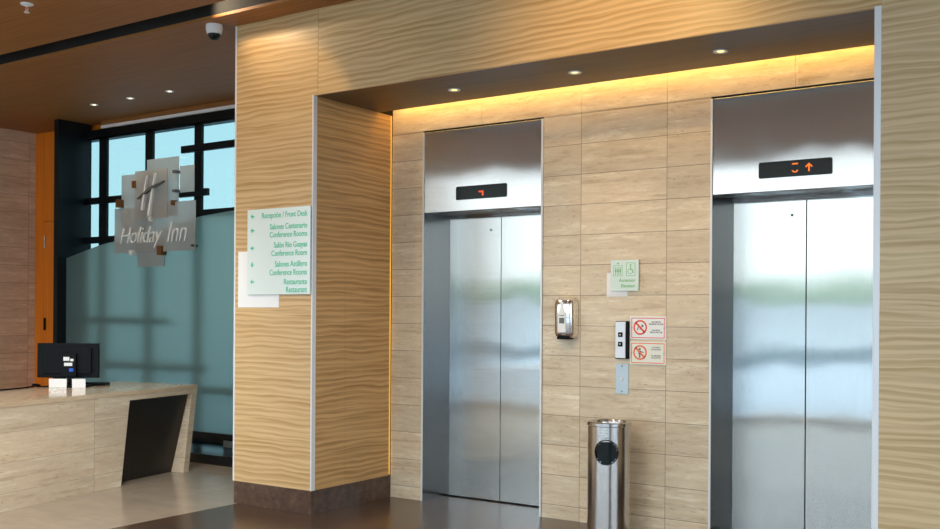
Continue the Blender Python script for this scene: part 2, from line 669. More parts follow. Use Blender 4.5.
# floor
struct(boxes('floor', [((XL - .2, YF - .1, -.1), (-.715, 1.3, 0))], 'beige_floor'))
struct(boxes('floor_dark_stone', [((-.715, YF - .1, -.1), (XR + .2, .62, 0))], 'dark_floor'))
# ceiling
struct(boxes('ceiling', [((XL - .2, YF - .1, ZC), (XR + .2, -1.325, ZC + .02))], 'ceiling_veneer'))
struct(boxes('ceiling_rear', [((XL - .2, -1.096, ZC), (XR + .2, 1.085, ZC + .02))], 'ceiling_veneer'))
struct(boxes('ceiling_slot', [((XL, -1.345, ZC + .02), (XR, -1.325, ZC + .36)), ((XL, -1.096, ZC + .02), (XR, -1.076, ZC + .36)),
                              ((XL, -1.345, ZC + .36), (XR, -1.076, ZC + .38)), ((XL - .02, -1.345, ZC + .02), (XL, -1.076, ZC + .38)),
                              ((XR, -1.345, ZC + .02), (XR + .02, -1.076, ZC + .38))], 'slot_dark'))
light('slot_lamp', 'SPOT', (-.72, -1.30, ZC + .10), (-.55, -1.096, ZC + .06), 9, WARM, spot_size=R(100), spot_blend=1.0, shadow_soft_size=.02)
struct(boxes('trim_ceiling_edge', [((-4.69, .868, 3.341), (-.76, .90, 3.371))], 'white_strip'))
struct(boxes('trim_ceiling_infill', [((-4.69, .875, 3.371), (-.76, 1.0, ZC - .001))], 'ceiling_veneer'))
# back wall (travertine) with two lift openings
L1a, L1b, L2a, L2b = .288, 1.299, 2.475, 3.486
cs = [0, .793, 1.5855, 2.1895, 2.985, 4.3]
struct(boxes('wall_back_course', [((a + .0012, 0, 2.6995), (b - .0012, .3, 3.4)) for a, b in zip(cs, cs[1:])], 'travertine_course'))
bm = bmesh.new()
for x0, x1, z0, z1 in ((0, L1a, 0, 2.697), (L1b, L2a, 0, 2.697), (L2b, 4.3, 0, 2.697)):
    add_box(bm, (x0, 0, z0), (x1, .3, z1))
struct(obj('wall_back', bm, 'travertine_tiles'))
struct(boxes('wall_shaft', [((-.1, .5, 0), (4.3, .6, 3.4))], 'black_void'))
# left pier: wood panels over brown stone base
struct(boxes('wall_pier_left', [((-.74, DF + .02, 0), (-.02, 1.05, 3.42)), ], 'black_void'))
struct(boxes('wall_pier_panel', [((-.742, DF, .1605), (-.002, DF + .02, 2.8384)), ((-.742, DF, 2.8384), (.0385, DF + .02, ZC))], 'wavy_oak'))
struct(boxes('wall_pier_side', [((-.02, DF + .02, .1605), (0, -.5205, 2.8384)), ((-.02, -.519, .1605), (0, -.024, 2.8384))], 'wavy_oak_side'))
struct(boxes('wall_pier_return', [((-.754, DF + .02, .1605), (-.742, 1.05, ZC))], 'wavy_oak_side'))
struct(boxes('baseboard_left', [((-.75, DF + .004, 0), (-.012, DF + .02, .1605)), ((-.75, DF + .02, 0), (-.74, 1.05, .1605))], 'brown_marble'))
struct(boxes('baseboard_side', [((-.012, DF + .004, 0), (-.002, -.228, .1605)), ((-.012, -.225, 0), (-.002, -.004, .1605))], 'brown_marble'))
# fascia above the recess
struct(boxes('wall_fascia', [((.0415, DF, 2.8384), (3.640, DF + .02, ZC))], 'wavy_oak_fascia'))
struct(boxes('ceiling_soffit', [((0, DF + .02, 2.8384), (4.3, -.171, 2.87)), ((0, -.19, 2.87), (4.3, -.171, 2.90))], 'soffit_veneer'))
struct(boxes('ceiling_cove', [((0, -.6, 3.3), (4.3, .0, 3.33))], 'white_strip'))
# right pier
struct(boxes('wall_pier_right', [((3.64, DF + .02, 0), (XR, 1.05, ZC))], 'black_void'))
struct(boxes('wall_pier_right_panel', [((3.643, DF, .1605), (XR, DF + .02, ZC))], 'wavy_oak_daylit'))
struct(boxes('wall_pier_right_side', [((3.62, DF + .02, .1605), (3.64, 0, 2.8384))], 'wavy_oak_daylit'))
struct(boxes('baseboard_right', [((3.63, DF + .004, 0), (XR, DF + .02, .1605)), ((3.63, DF + .02, 0), (3.64, 0, .1605))], 'brown_marble'))
# aluminium corner trims
struct(boxes('trim_1', [((-.756, DF - .004, .1605), (-.742, DF + .012, ZC))], 'aluminium_trim', None, .002))
struct(boxes('trim_2', [((-.006, DF - .004, .1605), (.006, DF + .003, 2.8384)), ((-.002, DF - .002, .1605), (.006, DF + .034, 2.8384))], 'aluminium_trim', None, .002))
struct(boxes('trim_3', [((3.612, DF - .004, .1605), (3.643, DF + .02, 2.845))], 'aluminium_trim', None, .002))
# amber light lines: above the soffit edge and in the corner gap
struct(boxes('trim_light_line', [((.02, -.150, 2.905), (3.60, -.110, 2.915))], 'led_strip'))
struct(boxes('trim_corner_light', [((-.016, -.020, .165), (-.004, -.004, 2.84))], 'led_strip_soft'))
light('cove_light', 'AREA', (1.8, -.125, 2.93), (1.8, .02, 2.70), 5, (1.0, .60, .16), shape='RECTANGLE', size=3.5, size_y=.03)
# left wall; right side glazing added for cool side light
struct(boxes('wall_left', [((XL - .2, YF, 0), (XL, 1.0, ZC))], 'travertine_tiles_side'))
fr = struct(boxes('window_added', [((XR - .05, YF, 0), (XR + .05, DF, .06)), ((XR - .05, YF, 3.36), (XR + .05, DF, ZC))] +
                  [((XR - .05, y - .03, 0), (XR + .05, y + .03, ZC)) for y in (-6.8, -4.85, -2.88, -.90)], 'black_metal'))
boxes('pane', [((XR - .004, YF, .06), (XR + .004, DF, 3.36))], 'clear_glass', fr)
# wall above / behind the orange doors
struct(boxes('wall_rear_left', [((XL, 1.0, 0), (-5.13, 1.012, ZC)), ((-5.13, 1.0, 3.30), (-4.66, 1.012, ZC)), ], 'orange_veneer'))

# ------------------------------------------------------------------ entrance glazing (behind the camera) and a street added for the doors to reflect
fr = boxes('window_2', [((XL, YF - .05, 3.36), (XR, YF + .05, ZC))] +
           [((x - .03, YF - .05, 0), (x + .03, YF + .05, ZC)) for x in (-5.97, -2.8, .4, 3.6, 6.97)], 'black_metal')
struct(fr)
boxes('sill', [((XL, YF - .07, 0), (5.3, YF + .07, .06))], 'aluminium_trim', fr)
struct(boxes('wall_dark_added', [((5.3, YF + .06, 0), (XR - .06, YF + .40, ZC - .001))], 'wenge_veneer'))  # dark wall added out of view to darken reflections in the steel
boxes('pane', [((XL, YF - .004, .06), (XR, YF + .004, 3.36))], 'clear_glass', fr)
struct(boxes('ground_outside', [((-80, -70, -.12), (60, 40, -.102))], 'concrete'))
struct(boxes('wall_outside', [((-70, -40.2, -.1), (40, -40.0, 2.05))], 'white_render'))
struct(boxes('road_outside', [((-70, -38.5, -.102), (40, -24.0, -.096))], 'asphalt'))
struct(boxes('kerb_outside', [((-40, -8.5, -.102), (30, -7.9, -.03))], 'white_render'))
random.seed(4)
bm = bmesh.new()
for i in range(320):
    cx = -70 + 110 * random.random()
    r = .8 + .5 * random.random()
    bmesh.ops.create_icosphere(bm, subdivisions=2, radius=r, matrix=Matrix.Translation((cx, -42.5 + random.uniform(-.6, .6), .6 + random.uniform(0, 1.9))))
for v in bm.verts:
    v.co += Vector((random.uniform(-.08, .08), random.uniform(-.08, .08), random.uniform(-.08, .08)))
hd = obj('hedge', bm, 'hedge_green')
hd['kind'] = 'stuff'
tag(hd, 'long green clipped hedge outside the entrance glazing', 'hedge')

# ------------------------------------------------------------------ left glazing
wf = bmesh.new()
YW = .94
HZ = 3.30
add_box(wf, (-5.10, YW - .055, 3.258), (-.76, YW + .06, 3.338))        # head
add_box(wf, (-5.10, YW - .035, 3.235), (-.76, YW + .06, 3.30))
add_box(wf, (-5.10, YW - .04, .0), (-.76, YW + .08, .16))
for x0, x1 in ((-5.12, -4.99), (-4.775, -4.62), (-4.007, -3.864), (-3.252, -3.12), (-2.42, -2.28), (-1.60, -1.46)):
    add_box(wf, (x0 + .01, YW - .035, .1), (x1 - .015, YW - .006, 3.30))
window = struct(obj('window_1', wf, 'black_metal'))
bz = bmesh.new()
for x0, x1, z in ((-3.42, -1.5, 3.004), (-3.46, -3.032, 2.56), (-3.19, -1.5, 2.35), (-5.05, -4.0, 2.57), (-5.05, -4.0, 2.145), (-5.05, -3.62, 1.28), (-4.8, -3.05, .81), (-3.2, -.8, .60)):
    add_box(bz, (x0, YW - .055, z - .035), (x1, YW - .02, z + .035))
obj('glazing_bar', bz, 'black_metal', window)
boxes('pane', [((-5.05, YW - .004, .12), (-.76, YW + .004, 3.30))], 'tinted_glass', window)  # 
# black end fin
struct(boxes('trim_4', [((-5.045, .55, 0), (-4.975, .96, 3.419))], 'black_metal'))
# plinth
struct(boxes('trim_plinth', [((-5.0, .31, 0), (-.756, .90, .085))], 'plinth_black'))
# frosted glass screen with a curved top edge
scr = thing('glass_screen', 'tall frosted teal glass screen with a curved top edge behind the desk', 'glass screen')
YS = .66
topc = [(-4.97, 1.942), (-4.39, 2.063), (-4.126, 2.096), (-3.5, 2.195), (-2.83, 2.29), (-2.38, 2.322), (-1.6, 2.345), (-.78, 2.35)]
bm = bmesh.new()
add_plate(bm, [(-4.97, .225)] + topc + [(-.78, .225)], YS - .006, YS + .006)
obj('glass_sheet', bm, 'frosted_glass', scr)
boxes('bottom_rail', [((-4.97, YS - .02, .17), (-.76, YS + .02, .228))], 'black_metal', scr)
for x in (-4.6, -3.4, -1.0):
    boxes('foot', [((x - .02, YS - .02, .085), (x + .02, YS + .02, .17))], 'black_metal', scr)
finish(scr, (-2.9, YS, .085))
bm = bmesh.new()
add_box(bm, (-2.62, .74, .085), (-2.2, .86, .19), .006)
tag(obj('utility_box', bm, 'grey_paint'), 'low pale grey box under the frosted glass beside the wood column', 'box')

# ------------------------------------------------------------------ orange cupboard in the corner
cb = thing('corner_cupboard', 'tall orange veneered cupboard in the far corner beside the stone wall', 'cupboard')
boxes('filler_strip', [((-5.998, .95, .0), (-5.835, .999, 3.415))], 'orange_veneer', cb)
boxes('upper_panel', [((-5.829, .95, 2.40), (-5.06, .999, 3.415))], 'orange_veneer', cb)
dr = boxes('door', [((-5.829, .95, .005), (-5.06, .999, 2.393))], 'orange_veneer', cb)
for z in (2.164, 1.225):
    boxes('handle', [((-5.80, .925, z - .07), (-5.78, .95, z + .07))], 'chrome' if z > 2 else 'black_metal', dr, .004)
finish(cb, (-5.53, .975, 0))


# ------------------------------------------------------------------ elevators
def elevator(x0, label, digit, arrow):
    t = thing('elevator', label, 'elevator', 'stainless steel elevators')
    x1 = x0 + 1.011
    zt, zd, yd = 2.699, 2.10, .28
    # outer frame: narrow lips round the opening, jambs splayed to the doors
    bm = bmesh.new()
    add_prism(bm, [(x0, -.006, 0), (x0 + .014, -.006, 0), (x0 + .045, yd, 0), (x0, yd, 0)], (0, 0, zd))
    add_prism(bm, [(x1, -.006, 0), (x1 - .014, -.006, 0), (x1 - .045, yd, 0), (x1, yd, 0)], (0, 0, zd))
    obj('jamb', bm, 'jamb_steel', t)
    boxes('frame_edge', [((x0, -.010, 0), (x0 + .013, -.002, zt - .012)), ((x1 - .013, -.010, 0), (x1, -.002, zt - .012))], 'aluminium_trim', t, .001)
    boxes('frame_shadow_gap', [((x0, -.001, zt - .012), (x1, .01, zt))], 'black_metal', t)
    bm = bmesh.new()
    add_box(bm, (x0 + .016, -.006, zd), (x1 - .016, .02, zt - .014), .002)
    add_box(bm, (x0 + .016, .02, zd), (x1 - .016, yd + .04, zd + .03))
    tr = obj('transom_panel', bm, 'brushed_steel_transom', t)
    # display
    bm = bmesh.new()
    cx = x0 + .512
    add_plate(bm, rounded_rect(cx - .2125, 2.178, cx + .2125, 2.273, .010), -.012, -.005)
    dp = obj('display', bm, 'display_black', t)
    bm = bmesh.new()
    if arrow:
        dx = x0 + .514
        seg = .0165
        add_box(bm, (dx - seg, -.0145, 2.247), (dx + seg, -.0115, 2.255))
        obj('digit_segment', bm, 'led_orange', dp)
        bm = bmesh.new()
        for i in range(6):
            a0, a1 = R(185 + 170 * i / 6), R(185 + 170 * (i + 1) / 6)
            q = [(dx + r * math.cos(a), 2.2145 + .8 * r * math.sin(a)) for r, a in ((.0185, a0), (.0185, a1), (.0105, a1), (.0105, a0))]
            add_plate(bm, q, -.0145, -.0115)
        obj('digit_segment', bm, 'led_orange', dp)
        bm = bmesh.new()
        ax = x0 + .594
        add_box(bm, (ax - .004, -.0145, 2.202), (ax + .004, -.0115, 2.243))
        add_plate(bm, [(ax, 2.251), (ax + .021, 2.230), (ax + .0155, 2.2245), (ax, 2.240), (ax - .0155, 2.2245), (ax - .021, 2.230)], -.0145, -.0115)
        obj('arrow', bm, 'led_orange', dp)
    else:
        dx = x0 + .517
        add_box(bm, (dx - .022, -.0145, 2.222), (dx + .018, -.0115, 2.232))
        add_box(bm, (dx + .006, -.0145, 2.198), (dx + .018, -.0115, 2.224))
        obj('digit', bm, 'led_red', dp)
    # door leaves
    xm = (x0 + x1) / 2 - .006
    for a, b in ((x0 + .045, xm - .0025), (xm + .0025, x1 - .045)):
        bm = bmesh.new()
        add_box(bm, (a, yd, .008), (b, yd + .03, zd + .005), .002)
        d = obj('door', bm, 'brushed_steel_door', t)
        if a < xm - .3:
            bm = bmesh.new()
            add_lathe(bm, [(.0001, yd - .003), (.008, yd - .003), (.009, yd + .001)], (b - .085, 0, 1.982), 16, axis='y')
            obj('keyhole', bm, 'text_grey', d)
    boxes('door_header', [((x0 + .045, yd - .012, zd - .022), (x1 - .045, yd - .001, zd + .004))], 'jamb_steel', t)
    boxes('sill', [((x0 + .046, yd - .008, .0005), (x1 - .046, yd + .05, .003))], 'black_metal', t)
    boxes('door_gap', [((x0 + .045, yd + .031, .006), (x1 - .045, yd + .045, zd))], 'black_metal', t)
    finish(t, ((x0 + x1) / 2, 0, 0))
    return t


elevator(L1a, 'stainless steel elevator beside the wood column, dim red mark on its display', 1, False)
elevator(L2a, 'stainless steel elevator with lit orange up arrow on its display', 0, True)

# ------------------------------------------------------------------ reception desk
n0 = Vector((-1.76, -2.0, 0))
dv = Vector((-.205, 1, 0)).normalized()
nb = Vector((-dv.y, dv.x, 0))          # towards the back of the desk


def D(s, t, z):
    p = n0 + dv * s + nb * t
    return (p.x, p.y, z)


desk = thing('reception_desk', 'travertine reception desk with slanted end and dark knee recess', 'desk')
H = .74
sl = -2.2
bm = bmesh.new()
add_prism(bm, [D(sl, -.004, H - .03), D(2.085, -.004, H - .03), D(2.085, .88, H - .03), D(sl, .88, H - .03)], (0, 0, .03))
obj('countertop', bm, 'travertine_slab', desk)
bm = bmesh.new()
back = nb * .03
# front cladding left of the recess, band above it
add_prism(bm, [D(sl, 0, 0), D(1.14, 0, 0), D(1.232, 0, .665), D(1.240, 0, H - .03), D(sl, 0, H - .03)], back)
add_prism(bm, [D(1.232, 0, .665), D(2.008, 0, .665), D(2.014, 0, H - .03), D(1.240, 0, H - .03)], back)
obj('front_panel', bm, 'travertine_desk', desk)
# slanted end leg
bm = bmesh.new()
add_prism(bm, [D(1.90, 0, 0), D(1.968, 0, 0), D(2.085, 0, H - .03), D(2.014, 0, H - .03)], nb * .86)
obj('end_leg', bm, 'travertine_desk', desk)
# recess panel leaning back towards the floor
bm = bmesh.new()
add_prism(bm, [D(1.0, .125, 0), D(1.898, .125, 0), D(2.000, .035, .665), D(1.10, .035, .665)], nb * .02)
obj('recess_panel', bm, 'wenge_veneer', desk)
bm = bmesh.new()
add_prism(bm, [D(1.10, .03, 0), D(1.138, .03, 0), D(1.232, .03, .665), D(1.19, .03, .665)], nb * .10)
obj('recess_side', bm, 'wenge_veneer', desk)
finish(desk, D(0, .4, 0))

# monitor seen from behind
mon = thing('monitor', 'black computer monitor seen from behind on the stone desk', 'monitor')
mc = Vector((-2.785, -.817, 0))
rv = Vector((math.cos(YAW), math.sin(YAW), 0))
fv = Vector((-math.sin(YAW), math.cos(YAW), 0))   # away from the viewer


def Mo(a, b, z):
    p = mc + rv * a + fv * b
    return Vector((p.x, p.y, z))


def mbox(bm, a0, a1, b0, b1, z0, z1, bevel=.004):
    tmp = bmesh.new()
    add_box(tmp, (a0, b0, z0), (a1, b1, z1), bevel)
    for v in tmp.verts:
        v.co = Mo(v.co.x, v.co.y, v.co.z)
    me = bpy.data.meshes.new('tmp')
    tmp.to_mesh(me)
    tmp.free()
    bm.from_mesh(me)
    bpy.data.meshes.remove(me)


def mpart(name, specs, m, parent, bevel=.004):
    bm = bmesh.new()
    for s in specs:
        mbox(bm, *s, bevel)
    return obj(name, bm, m, parent)


sh = mpart('shell', [(-.255, .255, .0, .035, .815, 1.102), (-.20, .20, -.018, .01, .85, 1.07)], 'black_plastic', mon)
mpart('rear_housing', [(-.045, .085, -.045, .0, .825, 1.02)], 'black_plastic', mon)
mpart('rating_label', [(-.018, .032, -.0475, -.044, .958, .990)], 'white_paper', mon, .0)['label'] = 'white sticker'
for q_ in ((.040, .066, -.0475, -.044, .955, .975), (-.012, .056, -.0475, -.044, .915, .942)):
    mpart('rating_label', [q_], 'white_paper', mon, .0)['label'] = 'white sticker'
mpart('port', [(.030, .066, -.05, -.044, .868, .896)], 'blue_port', mon, .002)['label'] = 'blue connector'
mpart('stand_neck', [(.018, .055, -.04, .0, .75, .86)], 'black_plastic', mon)
mpart('stand_base', [(-.10, .18, -.11, .10, H + .0005, H + .014)], 'black_plastic', mon)
finish(mon, (mc.x, mc.y, H))
kb = mpart('keyboard', [(-.16, .26, .14, .27, H + .0008, H + .022)], 'black_plastic', None)
tag(kb, 'black keyboard lying behind the monitor base on the desk', 'keyboard')
tag(mpart('card', [(-.105, .040, -.123, -.120, H + .0008, H + .074)], 'white_paper', None, 0), 'wider white card standing below the monitor beside its neck', 'card', 'white cards under the monitor')
tag(mpart('card', [(.085, .195, -.123, -.120, H + .0008, H + .074)], 'white_paper', None, 0), 'narrower white card standing under the monitor near its base', 'card', 'white cards under the monitor')
bm = bmesh.new()
pts = [(-.12, -.06), (-.16, -.09), (-.20, -.13), (-.23, -.14), (-.25, -.10), (-.235, -.06), (-.20, -.07), (-.21, -.14), (-.25, -.26), (-.30, -.42), (-.335, -.55), (-.38, -.72), (-.42, -.90)]
hz_ = [.007, .007, .010, .022, .026, .022, .018, .014, .007, .007, .007, .007, .007]
cab = [Mo(a, b, H + q_) for (a, b), q_ in zip(pts, hz_)]
add_tube(bm, cab, .0062, 8)
tag(obj('cable', bm, 'black_plastic', smooth=True), 'black cable looped and trailing along the stone desk top', 'cable')

# ------------------------------------------------------------------ glass logo sign
lg = thing('logo_sign', 'company sign of overlapping etched glass panes with slanted lettering', 'sign')


def pane(x0, x1, z0, z1, y, name='glass_pane'):
    bm = bmesh.new()
    add_box(bm, (x0, y - .005, z0), (x1, y + .005, z1), .0015, 1)
    return obj(name, bm, 'etched_pane', lg)


pane(-3.556, -3.09, 2.30, 2.873, .585)     # tall upper
pane(-3.97, -3.50, 2.158, 2.749, .60)      # left
pane(-3.085, -2.885, 2.523, 2.777, .60)    # small right
pane(-4.045, -3.456, 1.959, 2.414, .575)   # lower left
pane(-3.46, -2.817, 1.959, 2.432, .56)     # lower right
pane(-3.717, -3.305, 1.818, 2.107, .60)    # bottom
pane(-3.685, -3.207, 2.282, 2.763, .545)   # front pane with the emblem
for x, z, m, sx, sz in ((-3.956, 2.46, 'bronze_clip', .024, .04), (-3.121, 2.423, 'bronze_clip', .018, .025), (-3.307, 1.969, 'bronze_clip', .032, .045),
                        (-3.451, 2.284, 'white_plastic', .024, .022), (-3.739, 1.958, 'white_plastic', .024, .024), (-3.70, 2.636, 'bronze_clip', .028, .036),
                        (-3.10, 2.72, 'dark_letter', .02, .014), (-3.10, 2.535, 'dark_letter', .02, .014), (-2.84, 2.0, 'dark_letter', .012, .012)):
    boxes('clip', [((x - sx, .53, z - sz), (x + sx, .60, z + sz))], m, lg, .003)
bm = bmesh.new()
text_bm(bm, 'Holiday', .235, -3.935, .547, 2.052, shear=.28, sx=.93, extrude=.006, space=.93, bold=-.002)
text_bm(bm, 'Inn', .285, -3.22, .547, 2.048, shear=.28, sx=.86, extrude=.006, space=.95, bold=-.002)
obj('lettering', bm, 'chrome_letter', lg)


def stroke(bm, p, q, w0, w1, y):
    p, q = Vector(p), Vector(q)
    d = (q - p).normalized()
    n = Vector((-d.y, d.x))
    add_plate(bm, [tuple(p + n * w0), tuple(q + n * w1), tuple(q - n * w1), tuple(p - n * w0)], y - .012, y + .016)


bm = bmesh.new()
stroke(bm, (-3.478, 2.70), (-3.553, 2.37), .006, .014, .524)
stroke(bm, (-3.355, 2.725), (-3.452, 2.31), .006, .016, .524)
obj('emblem_stroke', bm, 'chrome_letter', lg)
bm = bmesh.new()  # shadow left of the strokes built as offset dark strokes
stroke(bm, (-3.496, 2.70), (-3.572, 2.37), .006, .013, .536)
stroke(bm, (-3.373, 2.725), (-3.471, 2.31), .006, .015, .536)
obj('emblem_shadow', bm, 'dark_letter', lg)['label'] = 'shadow lines of the emblem, put in as dark strokes'
bm = bmesh.new()
stroke(bm, (-3.615, 2.485), (-3.43, 2.575), .006, .014, .520)
stroke(bm, (-3.43, 2.575), (-3.225, 2.635), .014, .004, .520)
obj('emblem_crossbar', bm, 'dark_letter', lg)
finish(lg, (-3.43, .60, 1.82))

# ------------------------------------------------------------------ directory sign on the pier
sg = thing('directory_sign', 'pale green glass directory sign with green room names on wood column', 'sign')
bm = bmesh.new()
add_box(bm, (-.606, DF - .018, 1.493), (-.004, DF - .010, 2.092), .001, 1)
obj('panel', bm, 'sign_acrylic', sg)
for x in (-.58, -.05):
    for z in (1.53, 2.05):
        boxes('spacer', [((x - .01, DF - .010, z - .01), (x + .01, DF - .0032, z + .01))], 'chrome', sg)
bm = bmesh.new()
yt = DF - .0188
for s, z in (('Recepción / Front Desk', 2.020), ('Salones Centenario', 1.939), ('Conference Rooms', 1.883), ('Salón Río Guayas', 1.811), ('Conference Room', 1.754),
             ('Salones Astillero', 1.679), ('Conference Rooms', 1.621), ('Restaurante', 1.556), ('Restaurant', 1.499 + .003)):
    text_bm(bm, s, .056, -.031, yt, z + .006, align='RIGHT', sx=.80, bold=.0006)
obj('lettering', bm, 'sign_green', sg)
for z, ang in ((2.043, 180), (1.944, 180), (1.82, 0), (1.703, 270), (1.583, 180)):
    bm = bmesh.new()
    a = R(ang)
    rot = lambda p: (-.556 + p[0] * math.cos(a) - p[1] * math.sin(a), z + p[0] * math.sin(a) + p[1] * math.cos(a))
    add_plate(bm, [rot(p) for p in ((.018, 0), (-.002, .018), (-.002, .006), (-.018, .006), (-.018, -.006), (-.002, -.006), (-.002, -.018))], yt - .0006, yt + .0012)
    obj('arrow', bm, 'sign_green', sg)
finish(sg, (-.315, DF, 1.493))
tag(boxes('paper_sheet', [((-.713, DF - .003, 1.403), (-.309, DF - .001, 1.800))], 'white_paper'), 'blank white paper sheet behind the directory sign on the wood column', 'paper')

# ------------------------------------------------------------------ small signs on the stone wall
ps = thing('restroom_sign', 'pale green glass pictogram sign on stone wall above the call buttons', 'sign')
bm = bmesh.new()
add_box(bm, (1.812, -.016, 1.52), (2.008, -.009, 1.719), .001, 1)
obj('panel', bm, 'sign_acrylic_small', ps)
for x in (1.835, 1.985):
    for z in (1.535, 1.70):
        boxes('spacer', [((x - .008, -.010, z - .008), (x + .008, -.0032, z + .008))], 'chrome', ps)


def frame_bm(bm, x0, z0, x1, z1, w, y0, y1):
    add_box(bm, (x0, y0, z0), (x1, y1, z0 + w))
    add_box(bm, (x0, y0, z1 - w), (x1, y1, z1))
    add_box(bm, (x0, y0, z0 + w), (x0 + w, y1, z1 - w))
    add_box(bm, (x1 - w, y0, z0 + w), (x1, y1, z1 - w))


def disc(bm, x, z, r, y0, y1, seg=14):
    add_plate(bm, [(x + r * math.cos(2 * math.pi * i / seg), z + r * math.sin(2 * math.pi * i / seg)) for i in range(seg)], y0, y1)


bm = bmesh.new()
y0, y1 = -.0168, -.0158
frame_bm(bm, 1.832, 1.615, 1.895, 1.685, .003, y0, y1)
for x in (1.848, 1.864, 1.880):
    disc(bm, x, 1.668, .0045, y0, y1)
    add_plate(bm, [(x - .005, 1.661), (x + .005, 1.661), (x + .0065, 1.642), (x + .003, 1.642), (x + .003, 1.622), (x - .003, 1.622), (x - .003, 1.642), (x - .0065, 1.642)], y0, y1)
add_plate(bm, [(1.853, 1.692), (1.864, 1.704), (1.875, 1.692)], y0, y1)
obj('elevator_pictogram', bm, 'sign_green_pale', ps)
bm = bmesh.new()
frame_bm(bm, 1.922, 1.615, 1.985, 1.70, .003, y0, y1)
disc(bm, 1.952, 1.685, .006, y0, y1)
add_plate(bm, [(1.948, 1.678), (1.955, 1.678), (1.955, 1.660), (1.966, 1.659), (1.974, 1.636), (1.968, 1.634), (1.961, 1.652), (1.948, 1.653)], y0, y1)
for i in range(14):
    a0, a1 = R(120 + 210 * i / 14), R(120 + 210 * (i + 1) / 14)
    add_plate(bm, [(1.951 + r * math.cos(a), 1.646 + r * math.sin(a)) for r, a in ((.019, a0), (.019, a1), (.0155, a1), (.0155, a0))], y0, y1)
obj('wheelchair_pictogram', bm, 'sign_green_pale', ps)
bm = bmesh.new()
text_bm(bm, 'Ascensor', .030, 1.985, -.0163, 1.578, align='RIGHT', bold=.0006)
text_bm(bm, 'Elevator', .030, 1.985, -.0163, 1.543, align='RIGHT', bold=.0006)
obj('lettering', bm, 'sign_green_pale', ps)
finish(ps, (1.91, 0, 1.52))
tag(boxes('paper_sheet', [((1.778, -.003, 1.483), (1.926, -.001, 1.637))], 'white_paper'), 'small white paper sheet behind the pictogram sign on the stone wall', 'paper')


def notice(name, label, x0, x1, z0, z1, plate, edge, ring_m, lines1, lines2, kind):
    t = thing(name, label, 'sign', 'notices beside the call buttons')
    bm = bmesh.new()
    add_box(bm, (x0, -.008, z0), (x1, -.001, z1), .001, 1)
    obj('panel', bm, plate, t)
    bm = bmesh.new()
    y0, y1 = -.0088, -.0078
    frame_bm(bm, x0 + .009, z0 + .009, x1 - .009, z1 - .009, .005, y0, y1)
    obj('border', bm, edge, t)
    cx, cz, r = x0 + .070, (z0 + z1) / 2 + .003, .047
    bm = bmesh.new()
    for i in range(32):
        a0, a1 = R(360 * i / 32), R(360 * (i + 1) / 32)
        add_plate(bm, [(cx + q * math.cos(a), cz + q * math.sin(a)) for q, a in ((r, a0), (r, a1), (r - .010, a1), (r - .010, a0))], y0 - .0004, y1)
    d = r * .72
    add_plate(bm, [(cx - d + .004, cz + d + .004), (cx - d - .004, cz + d - .004), (cx + d - .004, cz - d - .004), (cx + d + .004, cz - d + .004)], y0 - .0004, y1)
    obj('prohibition_ring', bm, ring_m, t)
    bm = bmesh.new()
    if kind == 'stick':
        disc(bm, cx - .002, cz + .022, .0075, y0, y1)
        add_plate(bm, [(cx - .010, cz + .012), (cx + .006, cz + .012), (cx + .008, cz - .010), (cx + .003, cz - .010), (cx + .003, cz - .034), (cx - .007, cz - .034), (cx - .007, cz - .010), (cx - .012, cz - .010)], y0, y1)
        add_plate(bm, [(cx + .006, cz + .010), (cx + .026, cz + .002), (cx + .025, cz - .003), (cx + .006, cz + .003)], y0, y1)
    else:
        disc(bm, cx + .015, cz + .010, .008, y0, y1)
        add_plate(bm, [(cx + .004, cz + .003), (cx + .012, cz + .004), (cx + .002, cz - .014), (cx - .006, cz - .012)], y0, y1)
        add_plate(bm, [(cx - .024, cz - .018), (cx - .012, cz + .012), (cx - .006, cz + .010), (cx - .018, cz - .020)], y0, y1)
    obj('pictogram', bm, 'text_grey', t)
    bm = bmesh.new()
    xr = (x0 + .128 + x1 - .016) / 2
    for k, s in enumerate(lines1):
        text_bm(bm, s, .0125, xr, y0 + .0004, z1 - .040 - .013 * k, align='CENTER', sx=.82, bold=.0003, extrude=.0003)
    for k, s in enumerate(lines2):
        text_bm(bm, s, .0125, xr, y0 + .0004, z1 - .092 - .013 * k, align='CENTER', sx=.82, bold=.0003, extrude=.0003)
    obj('lettering', bm, 'text_black' if kind != 'stick' else 'text_grey', t)
    for x in (x0 + .012, x1 - .012):
        bm = bmesh.new()
        disc(bm, x, (z0 + z1) / 2, .004, -.010, -.0075)
        obj('screw', bm, 'text_grey', t)
    finish(t, ((x0 + x1) / 2, 0, z0))
    return t


notice('notice_sign', 'white notice with red border and broad red ring, upper of the two notices', 1.948, 2.193, 1.211, 1.358, 'sign_white', 'sign_red', 'sign_red_bright',
       ['EN CASO DE', 'INCENDIO NO USAR'], ['IN CASE OF', 'FIRE DO NOT USE'], 'fire')
notice('notice_sign', 'cream notice with orange border and barred orange ring, lower of the two notices', 1.948, 2.193, 1.052, 1.198, 'sign_cream', 'sign_orange', 'sign_orange',
       ['NO FUMAR', 'EN ASCENSOR'], ['NO SMOKING', 'IN ELEVATOR'], 'stick')

